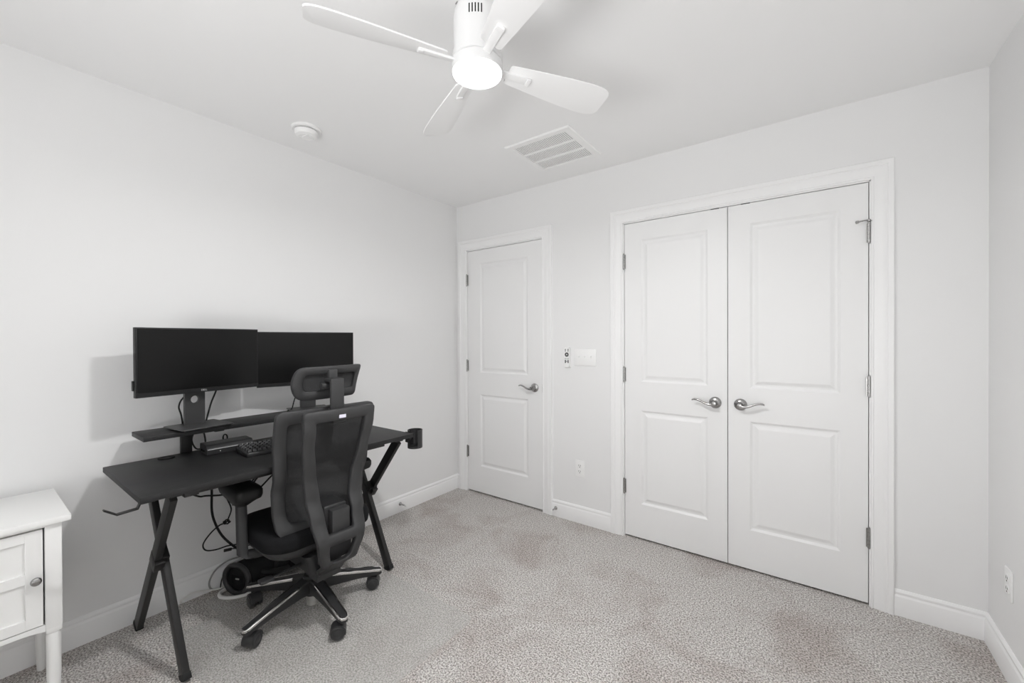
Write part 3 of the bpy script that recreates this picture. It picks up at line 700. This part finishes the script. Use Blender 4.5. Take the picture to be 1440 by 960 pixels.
# headrest
hx = lambda y, zz: .160 - 1.0*y*y + .25*(zz-1.10)
ho_ = fillet([(.166, 1.176, .020), (.149, 1.10, .05), (.146, 1.026, .022), (-.130, 1.022, .045), (-.160, 1.10, .05), (-.140, 1.172, .045)], 6, 4)
hi_ = fillet([(.130, 1.140, .010), (.126, 1.105, .02), (.124, 1.066, .010), (-.108, 1.062, .018), (-.118, 1.10, .02), (-.110, 1.139, .018)], 6, 4)
mb = MB(); ring(mb, ho_, hi_, hx, .022); mb.bm.transform(Matrix.Translation((0, .004, oz))); hr = mb.build('headrest', 'chairplastic', t, smooth=60)
mb = MB(); vg = []
for i in range(7):
    zz = 1.052+.098*i/6; vg.append([mb.bm.verts.new((hx(-.128+.258*j/16, zz)-.002, -.128+.258*j/16+.004, zz+oz)) for j in range(17)])
for i in range(6):
    for j in range(16): mb.bm.faces.new((vg[i][j], vg[i][j+1], vg[i+1][j+1], vg[i+1][j]))
mb.build('headrest_mesh', 'mesh', hr, smooth=80)
mb = MB(); mb.box((.234, -.031, .955), (.250, .029, 1.122), .003, 2, Matrix.Translation((0, 0, oz))); mb.box((.185, -.031, 1.108), (.249, .029, 1.122), .003, 2, Matrix.Translation((0, 0, oz)))
mb.box((.160, -.014, 1.088), (.200, .026, 1.160), .004, 2, Matrix.Translation((0, 0, oz))); mb.tube([(.195, -.050, 1.088+oz), (.195, .036, 1.088+oz)], .014, 16, 0)
mb.build('headrest_bracket', 'chairplastic', t)
# armrests
for s in (-1, 1):
    y = s*.272
    mb = MB(); mb.loft([[Vector((x, yy, zz+oz)) for x, yy in rrect(.022, .020, .014, 4, cx, cy)] for cx, cy, zz in ((-.06, y*.93, .335), (-.070, y, .350), (-.075, y, .40), (-.085, y, .58))])
    mb.tube([(-.055, s*.12, .335+oz), (-.058, s*.20, .335+oz), (-.062, y*.95, .345+oz)], .020, 12, 5); am = mb.build('armrest_post', 'chairplastic', t, smooth=50)
    mb = MB(); mb.loft([[Vector((x, yy, zz+oz)) for x, yy in rrect(hx_, hy_, .03, 6, -.105, y-s*.004)] for hx_, hy_, zz in ((.05, .026, .563), (.075, .036, .580), (.10, .046, .596), (.122, .051, .606), (.128, .054, .620), (.128, .054, .640), (.120, .048, .652), (.09, .03, .656))]); mb.build('armrest_pad', 'rubber', am, smooth=60)

# ------------------------------------------------------------------ bag on the floor under the desk
BL = (-2.362, .850, .0045)
t = empty('duffel_bag', BL, 'soft black barrel bag lying on the floor beneath the desk', 'bag', R(6))
br = .076; m = Matrix.Translation((0, 0, br+.003)) @ Matrix.Rotation(R(-90), 4, 'X')
mb = MB(); lps = []; N = 36
for yy, k in ((0, .86), (.004, .95), (.012, 1.0), (.10, 1.02), (.20, .97), (.30, .90), (.36, .80), (.38, .55)):
    sk = .30*max(0, 1-yy/.25)
    lps.append([Vector((br*k*math.cos(a)*(1.04 if yy > .02 else 1), yy+sk*br*k*math.cos(a)+.004*math.sin(3*a+yy*20), br+.003+br*(k if math.sin(a) > -.5 else min(k+.03, 1))*math.sin(a)*(1 if math.sin(a) < 0 else (1-.5*max(0, yy-.05)))+(.004*math.sin(5*a+yy*40) if yy > .02 else 0)*max(0, math.sin(a)))) for a in [2*math.pi*k_/N for k_ in range(N)]])
mb.loft(lps); bg = mb.build('body', 'bag', t, smooth=60)
mb = MB(); ri = []
for k in range(41):
    a = 2*math.pi*k/40; ri.append((br*.93*math.cos(a), -.006+.30*br*.93*math.cos(a), br+.003+br*.93*math.sin(a)))
mb.tube(ri, .0125, 10, 0); mb.build('end_ring', 'blackplastic', t, smooth=60)
km = Matrix.Rotation(math.atan(.30), 4, 'Z')
mb = MB(); mb.box((-.04, -.003, .05), (.04, .004, .095), .004, 2, km); pk = mb.build('end_pocket', 'fabric', bg)
mb = MB(); mb.box((-.012, -.006, .074), (.010, -.002, .081), .001, 1, km); tag(mb.build('zip_pull', 'greycable', pk), 'small grey zip pull')
for yy in (.14, .24):
    mb = MB(); lp = []
    for k in range(13):
        a = R(-20+200*k/12); q = br*(1.05 if yy < .2 else 1.0)
        lp.append([Vector((q*d*math.cos(a)*1.03, yy+w+.03*math.sin(a), br+.003+q*d*math.sin(a))) for d, w in ((1, -.012), (1.035, -.012), (1.035, .012), (1, .012))])
    mb.loft(lp); mb.build('strap', 'rubber', bg, smooth=50)
mb = MB(); mb.tube([(.05, .08, .10), (.088, .10, .085), (.096, .16, .070), (.085, .21, .055)], .016, 12, 6); mb.build('carry_handle', 'rubber', bg, smooth=60)

# ------------------------------------------------------------------ cables
def cable(name, pts, r, m, label, seg=8, plug=None):
    mb = MB(); mb.tube(pts, r, seg, 8); o = Vector(pts[0])
    ob = mb.build(name, m, smooth=60, loc=o); tag(ob, label, 'cable', 'loose cables around the desk')
    if plug:
        a, b, w = plug; mb = MB(); mb.bar(Vector(a)-o, Vector(b)-o, w, w*.7, (0, 0, 1), .001); mb.build('plug', m, ob)
    return ob
X = -2.452
cable('cable', [(-2.40, .60, .726), (-2.41, .62, .62), (X, .675, .553), (X, .715, .522), (X, .745, .516), (X, .827, .498), (X, .93, .50), (-2.42, 1.0, .60), (-2.40, 1.05, .726)], .0045, 'rubber', 'black cable drooping sideways just below the desktop')
cable('cable', [(-2.41, .748, .726), (-2.43, .758, .64), (X, .768, .534), (X, .768, .43), (X, .785, .355), (X, .815, .285), (X, .86, .22), (X, .905, .165), (-2.446, .93, .10), (-2.446, .94, .03)], .0055, 'rubber', 'thick black cable hanging from desk down to the baseboard')
cable('cable', [(-2.41, .80, .726), (-2.44, .81, .60), (X, .822, .50), (X, .836, .47), (X, .853, .415), (X, .842, .375), (X, .829, .352), (X, .80, .348), (X, .765, .325), (X, .735, .29), (X, .730, .265), (X, .745, .242), (X, .785, .230), (X, .84, .228), (X, .90, .212), (X, .94, .20)], .0035, 'rubber', 'thin black cable looping out in a wide bow against the wall')
cable('cable', [(X+.004, .94, .193), (X+.004, .90, .196), (X+.004, .868, .204), (X+.004, .846, .209)], .003, 'rubber', 'black cable with a plug lying level above the baseboard', plug=((X+.004, .852, .207), (X+.004, .818, .212), .013))
cable('cable', [(-2.40, 1.10, .726), (-2.43, 1.08, .66), (X, 1.055, .605), (X, 1.0, .575), (X, .94, .52), (X, .89, .48), (X, .86, .43)], .004, 'rubber', 'black cable slanting down behind the armrest pad')
cable('cable', [(-2.43, 1.13, .60), (X, 1.06, .54), (X, 1.0, .49), (X, .95, .45), (X, .90, .40)], .0045, 'rubber', 'black cable slanting just above the seat cushion')
def coil(c, r, turns, rad, m, name, label, ax):
    pts = []
    for k in range(turns*14+1):
        a = 2*math.pi*k/14; w = .004*math.sin(k*1.7)
        pts.append((c[0]+ax[0]*r*math.cos(a)+w, c[1]+ax[1]*r*math.cos(a)+.0035*k/14, c[2]+r*math.sin(a)*(1+.08*math.sin(k))))
    return cable(name, pts, rad, m, label)
coil((-2.42, 1.000, .628), .022, 4, .003, 'rubber', 'cable_coil', 'small coil of black cable dangling under the desk front', (.3, .9))
coil((X+.004, .826, .356), .011, 3, .0025, 'rubber', 'cable_coil', 'tiny knot of black cable halfway up the wall', (.2, .9))
cable('cable', [(-2.415, .665, 1.06), (-2.405, .652, 1.035), (-2.40, .632, 1.01), (-2.40, .624, .98), (-2.40, .632, .945), (-2.41, .64, .90), (-2.458, .645, .875), (-2.466, .65, .80), (-2.462, .655, .70)], .0035, 'rubber', 'black cable bowing out left of the nearer monitor stand')
cable('cable', [(-2.39, .775, 1.075), (-2.39, .770, 1.045), (-2.40, .752, .985), (-2.40, .738, .93), (-2.41, .731, .888), (-2.460, .735, .86), (-2.462, .745, .80), (-2.455, .745, .757)], .004, 'rubber', 'black cable hanging from the nearer monitor past the shelf back')
cable('cable', [(-2.44, .70, .86), (-2.445, .685, .81), (-2.44, .70, .765), (-2.43, .725, .762), (-2.42, .755, .772), (-2.412, .78, .785), (-2.41, .80, .785)], .0035, 'rubber', 'black cable crossing the desktop into the back of the box')
cable('cable_loop', [(-2.43, .815, .757), (-2.43, .812, .800), (-2.43, .820, .812), (-2.43, .830, .800), (-2.43, .828, .757)], .0035, 'rubber', 'small upright loop of black cable behind the black box')
cable('cable', [(-2.395, 1.17, 1.06), (-2.39, 1.165, 1.0), (-2.385, 1.145, .945), (-2.38, 1.13, .905), (-2.42, 1.125, .890)], .0035, 'rubber', 'black cable left of the stand below the headrest')
cable('cable', [(-2.395, 1.29, 1.06), (-2.39, 1.285, 1.0), (-2.385, 1.262, .94), (-2.38, 1.25, .90), (-2.42, 1.245, .890)], .0035, 'rubber', 'black cable right of the stand below the headrest')
XW = XL+.020
cable('cable', [(XW+.02, .90, .135), (XW+.004, .85, .130), (XW, .80, .105), (XW, .775, .07), (XW, .770, .035), (XW+.008, .785, .010), (XW+.03, .83, .008), (-2.44, .87, .012)], .0042, 'greycable', 'grey cord arching up the baseboard beside the bag')
cable('cable', [(XW+.006, .655, .007), (XW+.004, .650, .018), (XW+.004, .670, .030), (XW+.003, .70, .035), (XW+.006, .75, .022), (XW+.018, .80, .010), (XW+.03, .85, .012), (-2.46, .90, .030)], .004, 'whitecable', 'thin white cord running low along the baseboard')
cable('cable', [(-2.44, .88, .013), (-2.445, .825, .013), (-2.425, .790, .013), (-2.385, .783, .013), (-2.345, .805, .013), (-2.315, .845, .013), (-2.305, .89, .013)], .0085, 'whitecable', 'thick white cable curving out under the bag end')
cable('cable', [(XW+.01, .815, .008), (XW+.006, .825, .05), (XW+.006, .85, .085), (XW+.02, .88, .080)], .003, 'rubber', 'short thin black cord angled between bag and baseboard')

# ------------------------------------------------------------------ light
def area(name, loc, rot, sx, sy, power, col=(1, 1, 1)):
    l = bpy.data.lights.new(name, 'AREA'); l.shape = 'RECTANGLE'; l.size = sx; l.size_y = sy; l.energy = power; l.color = col
    o = bpy.data.objects.new(name, l); COL.objects.link(o); o.location = loc; o.rotation_euler = rot; return o
area('window_daylight', (xm, YF-.16, zm), (R(90), 0, 0), WX1-WX0-.02, WZ1-WZ0-.02, 7, (1, 1, 1))
area('ceiling_fill', (xm+.1, YF-.55, .45), (R(142), 0, 0), 1.9, .9, 110, (1, 1, 1))  # added fill lamp, aimed up through the window to brighten the ceiling
w = bpy.data.worlds.new('world'); scene.world = w; w.use_nodes = True
w.node_tree.nodes['Background'].inputs['Color'].default_value = (.8, .9, 1, 1); w.node_tree.nodes['Background'].inputs['Strength'].default_value = .02

# ------------------------------------------------------------------ camera
yaw, pitch, roll = R(36.4092), R(-.30956), R(-.21965)
f = Vector((-math.sin(yaw)*math.cos(pitch), math.cos(yaw)*math.cos(pitch), math.sin(pitch)))
r = Vector((math.cos(yaw), math.sin(yaw), 0)); u = r.cross(f)
r2 = r*math.cos(roll)+u*math.sin(roll); u2 = -r*math.sin(roll)+u*math.cos(roll)
cd = bpy.data.cameras.new('camera'); cd.sensor_width = 36; cd.lens = 579.1486/1440*36; cd.clip_start = .02
co = bpy.data.objects.new('camera', cd); COL.objects.link(co)
co.matrix_world = Matrix(((r2.x, u2.x, -f.x, 0), (r2.y, u2.y, -f.y, 0), (r2.z, u2.z, -f.z, 1.292495), (0, 0, 0, 1)))
scene.camera = co
vs = scene.view_settings
scene.display_settings.display_device = 'sRGB'
vs.view_transform = 'Standard'; vs.look = 'None'; vs.exposure = 0.12; vs.gamma = 1.0; vs.use_curve_mapping = False
scene.cycles.max_bounces = 12; scene.cycles.diffuse_bounces = 8; scene.cycles.transparent_max_bounces = 12
scene.cycles.caustics_reflective = False; scene.cycles.caustics_refractive = False
